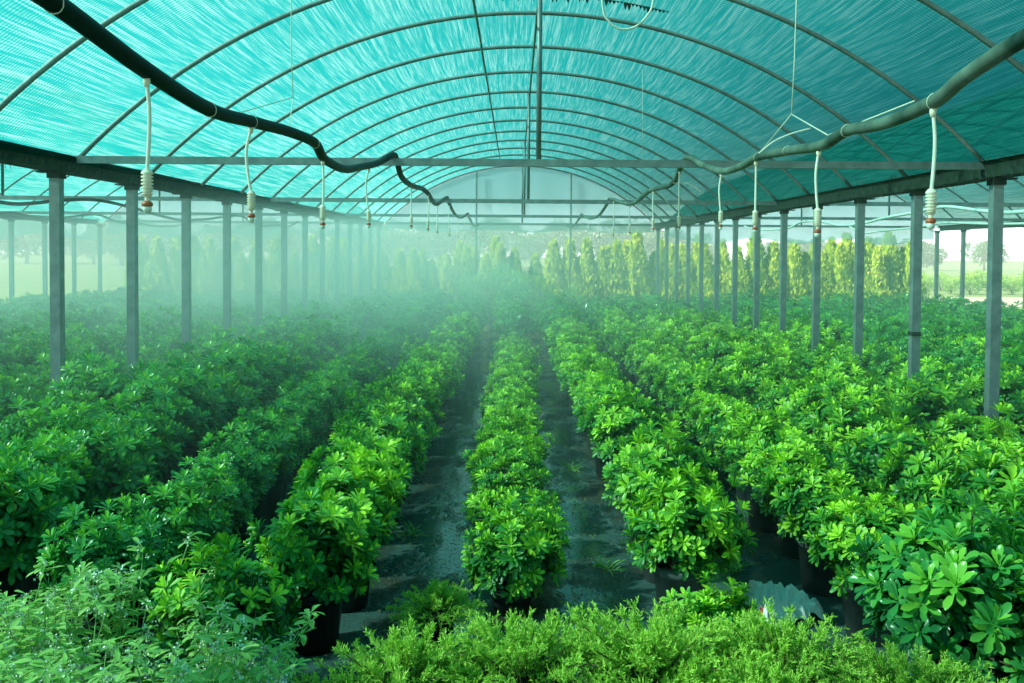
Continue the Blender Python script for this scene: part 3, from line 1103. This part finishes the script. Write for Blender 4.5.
# leaf litter on the paths
lb = MB(); gg = np.random.default_rng(8)
n = 3200
xs = np.where(gg.random(n) < .5, gg.normal(-.55, .14, n), gg.normal(.46, .12, n))
ys = 4.3 + gg.random(n) ** 1.5 * 12
az = gg.uniform(0, 2 * PI, n)
put_leaves(lb, np.stack([xs, ys, np.full(n, .014)], 1), np.stack([np.cos(az), np.sin(az), gg.normal(.05, .1, n)], 1), np.tile((0, 0, 1.), (n, 1)),
           gg.uniform(.012, .045, n), gg.uniform(.006, .016, n), .2, T_LOW, F_LOW)
tag(obj('leaf_litter', lb.mesh('leaf_litter', simple('dead_leaf', (.10, .085, .03), (.30, .25, .08), rough=.6, scale=9), smooth=False)),
    'dead leaves and debris strewn over the wet paths', 'litter', kind='stuff')

# crumpled plastic sheet between the right rows
nx, ny = 34, 26
gg = np.random.default_rng(3)
ph = gg.uniform(0, 6, 8)
v = []
for j in range(ny):
    for i in range(nx):
        u, w = i / (nx - 1) - .5, j / (ny - 1) - .5
        edge = 1 + .10 * math.sin(11 * math.atan2(w, u) + 1) + .08 * math.sin(17 * math.atan2(w, u))
        h = .02 + .05 * abs(math.sin(13 * u + 8 * w + ph[0] + 2 * math.sin(6 * w))) + .04 * abs(math.sin(17 * w - 9 * u + ph[1])) + .02 * math.sin(31 * u + 19 * w + ph[2]) ** 2
        h += .05 * math.exp(-((u - .1) ** 2 + (w + .15) ** 2) / .02) + .04 * math.exp(-((u + .2) ** 2 + (w - .2) ** 2) / .015)
        h *= max(0, 1 - (abs(2 * u) ** 6 + abs(2 * w) ** 6) * .5)
        v.append((u * .44 * edge, w * .62 * edge, .006 + h * 1.5))
f = [(j * nx + i, j * nx + i + 1, (j + 1) * nx + i + 1, (j + 1) * nx + i) for j in range(ny - 1) for i in range(nx - 1)]
o = obj('plastic_sheet', MB().add(v, f).mesh('plastic_sheet', M['bag'], smooth=False))
o.location = (1.55, 5.25, 0); o.rotation_euler = (0, 0, .5); o.scale = (.72, .72, .7)
tag(o, 'crumpled white plastic sheet on the wet ground between the right rows', 'plastic sheet')
v2 = [(x * .35 + .0, y * .25, z * .8 + .004) for x, y, z in v]
o = obj('torn_bag', MB().add(v2, f).mesh('torn_bag', [M['bag'], M['bag_print']], smooth=False))
for pi_, pl in enumerate(o.data.polygons):
    if (pi_ % (nx - 1)) in range(9, 17) and (pi_ // (nx - 1)) in range(6, 16):
        pl.material_index = 1
o.location = (1.36, 4.86, 0); o.rotation_euler = (0, 0, -.5)
tag(o, 'small torn bag scrap with a red print in front of the white plastic sheet', 'bag')


# ------------------------------------------------------------------ BEYOND THE FAR GABLE
def conifer_meshes(seed, H=2.5, R=.40, n=1300):
    g = np.random.default_rng(seed)
    t = g.random(n) ** .85
    ph = g.uniform(0, 2 * PI, n)
    lob = 1 + .22 * np.sin(ph * 3 + t * 9 + seed)
    r = R * lob * np.clip(1.35 * (1 - t) ** .85, 0, 1) * np.clip(.55 + t * 3, 0, 1) * g.uniform(.7, 1.05, n)
    P = np.stack([r * np.cos(ph), r * np.sin(ph), .12 + t * (H - .25)], 1)
    D = np.stack([np.cos(ph) * .5, np.sin(ph) * .5, np.full(n, 1.1)], 1) + g.normal(0, .25, (n, 3))
    U = np.stack([np.cos(ph), np.sin(ph), np.full(n, .2)], 1) + g.normal(0, .3, (n, 3))
    fb = MB()
    put_leaves(fb, P, D, U, g.uniform(.12, .24, n), g.uniform(.05, .09, n), np.clip(.30 + .45 * t + g.normal(0, .15, n), 0, 1), T_LOW, F_LOW)
    sb = MB(); tube(sb, [(0, 0, 0), (0, 0, H * .6)], [.03, .012], 6)
    return fb.mesh('foliage', M['conifer'], attr=True), sb.mesh('trunk', M['stem'])


CV = [conifer_meshes(60 + i) for i in range(4)]
gg = np.random.default_rng(15)
for rown, (yy, x0, x1, sp, wn) in enumerate(((27.6, -11.4, 12.2, .52, 'front'), (29.4, -12.0, 12.9, .60, 'second'))):
    for i, x in enumerate(np.arange(x0, x1, sp)):
        o = empty('columnar_conifer', (x + gg.normal(0, .05), yy + gg.normal(0, .08), -.03), gg.uniform(0, 6))
        q = int(gg.integers(4))
        obj('trunk', CV[q][1], o); obj('foliage', CV[q][0], o)
        sc = gg.uniform(.78, 1.12)
        if x < 1: sc *= .93
        o.scale = (sc, sc, sc)
        tag(o, 'golden-green columnar conifer beyond the far gable, %s from the left in the %s row' % (nth(i + 1), wn), 'conifer', 'columnar conifers, %s row' % wn)


def bush_meshes(seed, n=620, mat='tall', R=.55, H=1.5, L=.16, W=.06):
    g = np.random.default_rng(seed)
    d = unit(g.normal(0, 1, (n, 3)))
    s = g.uniform(.45, 1.05, n)
    P = d * s[:, None] * np.array([R, R, H / 2 * .95]) + np.array([0, 0, H * .52])
    D = d + np.array([0, 0, .9]) + g.normal(0, .45, (n, 3))
    fb = MB()
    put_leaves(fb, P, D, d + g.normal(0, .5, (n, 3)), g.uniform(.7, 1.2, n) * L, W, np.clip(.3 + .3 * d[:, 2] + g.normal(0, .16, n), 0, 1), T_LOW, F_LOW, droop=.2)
    sb = MB()
    for k in range(5):
        e = P[k]
        tube(sb, [(e[0] * .1, e[1] * .1, 0), (e[0] * .5, e[1] * .5, H * .3), e], [.02, .012, .005], 5)
    return fb.mesh('foliage', M[mat], attr=True), sb.mesh('stem', M['stem'])


TV = [bush_meshes(80 + i) for i in range(3)]
for i, (x, y, sc) in enumerate(((-1.25, 24.4, .92), (-.62, 24.9, 1.05), (.05, 24.5, 1.0), (.70, 24.8, .88), (1.5, 24.9, .72), (-.2, 25.4, 1.12))):
    o = empty('tall_bush', (x, y, 0), i * 1.3)
    obj('stem', TV[i % 3][1], o); obj('foliage', TV[i % 3][0], o)
    o.scale = (sc, sc, sc)
    order = sorted([-1.25, -.62, .05, .70, 1.5, -.2]).index(x) + 1
    tag(o, 'taller light green bush closing the paths at the far gable, %s from the left' % nth(order), 'bush', 'bushes at the end of the paths')


def tree_meshes(seed, H=4.4):
    """Rounded crown of several billows on a short trunk."""
    g = np.random.default_rng(seed)
    P, D = [], []
    for k in range(9):
        c = np.array([g.normal(0, 1.1), g.normal(0, .9), H * g.uniform(.38, .78)])
        r = g.uniform(.7, 1.2)
        d = unit(g.normal(0, 1, (190, 3)))
        P.append(c + d * r * g.uniform(.6, 1.05, 190)[:, None]); D.append(d + np.array([0, 0, .3]) + g.normal(0, .5, (190, 3)))
    P, D = np.concatenate(P), np.concatenate(D)
    n = len(P)
    fb = MB()
    put_leaves(fb, P, D, g.normal(0, 1, (n, 3)), g.uniform(.35, .6, n), .24, np.clip(g.normal(.4, .2, n), 0, 1), T_LOW, F_LOW)
    sb = MB(); tube(sb, [(0, 0, 0), (.05, 0, H * .25), (0, .05, H * .6)], [.18, .13, .06], 8)
    return fb.mesh('crown', M['tree'], attr=True), sb.mesh('trunk', M['stem'])


TR = [tree_meshes(120 + i) for i in range(4)]
gg = np.random.default_rng(21)
tx = np.arange(-64, 66, 3.9)
for i, x in enumerate(tx):
    y = 108 + gg.uniform(-5, 5)
    o = empty('background_tree', (x + gg.normal(0, .6), y, -.03), gg.uniform(0, 6))
    q = int(gg.integers(4))
    obj('trunk', TR[q][1], o); obj('crown', TR[q][0], o)
    sc = gg.uniform(.8, 1.1) * (1.25 if x < 25 else .8)
    o.scale = (sc * 1.1, sc * 1.1, sc)
    tag(o, 'hazy green tree on the skyline far beyond the shelter, %s from the left' % nth(i + 1), 'tree', 'trees on the skyline')

mb = MB(); box(mb, -95, 95, 34, 135, 0, 8)
hm, hnt, hout = new_mat('distance_haze')
hv = N(hnt, 'ShaderNodeVolumeScatter', Density=.0045)
hv.inputs['Color'].default_value = (.95, .98, 1, 1)
hnt.links.new(hv.outputs[0], hout.inputs['Volume'])
o = obj('haze', mb.mesh('haze', hm, smooth=False))
tag(o, 'pale haze lying over the fields beyond the shelter', 'haze', kind='stuff')

# outdoor rows right of the shelter
k = 0
for y in (47.0, 52.0):
    for x in np.arange(19.0 if y < 50 else 21, 33.0 if y < 50 else 36, 1.15):
        k += 1
        o = empty('outdoor_shrub', (x + gg.normal(0, .1), y + gg.normal(0, .1), -.03), gg.uniform(0, 6))
        obj('stem', TV[k % 3][1], o); obj('foliage', TV[k % 3][0], o)
        sc = gg.uniform(.62, .8); o.scale = (sc * 1.2, sc * 1.2, sc)
        i_ = int(round((x - (19.0 if y < 50 else 21)) / 1.15)) + 1
        tag(o, 'round green shrub beyond the gravel road, %s from the left in the %s row' % (nth(i_), 'front' if y < 50 else 'back'), 'shrub', 'outdoor shrubs beyond the road, %s row' % ('front' if y < 50 else 'back'))

# ------------------------------------------------------------------ MIST
mb = MB(); box(mb, -11.6, 11.8, 4.6, 25.2, .02, 2.62)
o = obj('mist', mb.mesh('mist', mist_mat(), smooth=False))
tag(o, 'fine white water mist drifting over the shrubs, thickest left of the centre', 'mist', kind='stuff')

# ------------------------------------------------------------------ LIGHT
w = bpy.data.worlds.new('World'); SC.world = w; w.use_nodes = True
nt = w.node_tree; nt.nodes.clear()
wo = nt.nodes.new('ShaderNodeOutputWorld')
bg = N(nt, 'ShaderNodeBackground', Strength=1.25)
tcw = N(nt, 'ShaderNodeTexCoord').outputs['Generated']
sx = N(nt, 'ShaderNodeSeparateXYZ'); nt.links.new(tcw, sx.inputs[0])
c = ramp(nt, sx.outputs['Z'], [(0., (.85, .88, .88)), (.025, (.70, .80, .84)), (.055, (.015, .12, .14)), (1., (.02, .13, .15))])
nt.links.new(c, bg.inputs['Color']); nt.links.new(bg.outputs[0], wo.inputs['Surface'])

sd = bpy.data.lights.new('sun', 'SUN'); sd.energy = 7.5; sd.angle = math.radians(2.0); sd.color = (1.0, .97, .90)
so = bpy.data.objects.new('sun', sd); COL.objects.link(so)
sdir = Vector((-.76, -.22, .61)).normalized()         # towards the sun: left of the vault, high, a little ahead
so.rotation_euler = sdir.to_track_quat('Z', 'Y').to_euler()
so.location = (-20, 10, 25)

# ------------------------------------------------------------------ CAMERA
cd = bpy.data.cameras.new('camera'); cd.sensor_width = 36; cd.lens = F / 1024 * 36
cd.clip_end = 500; cd.clip_start = .05
pitch = math.radians(1.7); roll = math.radians(.42)
cd.shift_x = -3 / 1024
cd.shift_y = -(91.5 - F * math.tan(pitch)) / 1024
co = bpy.data.objects.new('camera', cd); COL.objects.link(co)
co.matrix_world = Matrix.Translation((0, 0, HC)) @ Matrix.Rotation(PI / 2 - pitch, 4, 'X') @ Matrix.Rotation(roll, 4, 'Z')
SC.camera = co

vs = SC.view_settings
vs.view_transform = 'Standard'; vs.look = 'None'; vs.gamma = 1; vs.use_curve_mapping = False
vs.exposure = 0.97
cy = SC.cycles
cy.use_denoising = True
cy.max_bounces = 10; cy.diffuse_bounces = 4; cy.glossy_bounces = 3; cy.transmission_bounces = 6; cy.transparent_max_bounces = 12; cy.volume_bounces = 2
cy.volume_step_rate = 4.0; cy.volume_max_steps = 96
cy.sample_clamp_indirect = 6
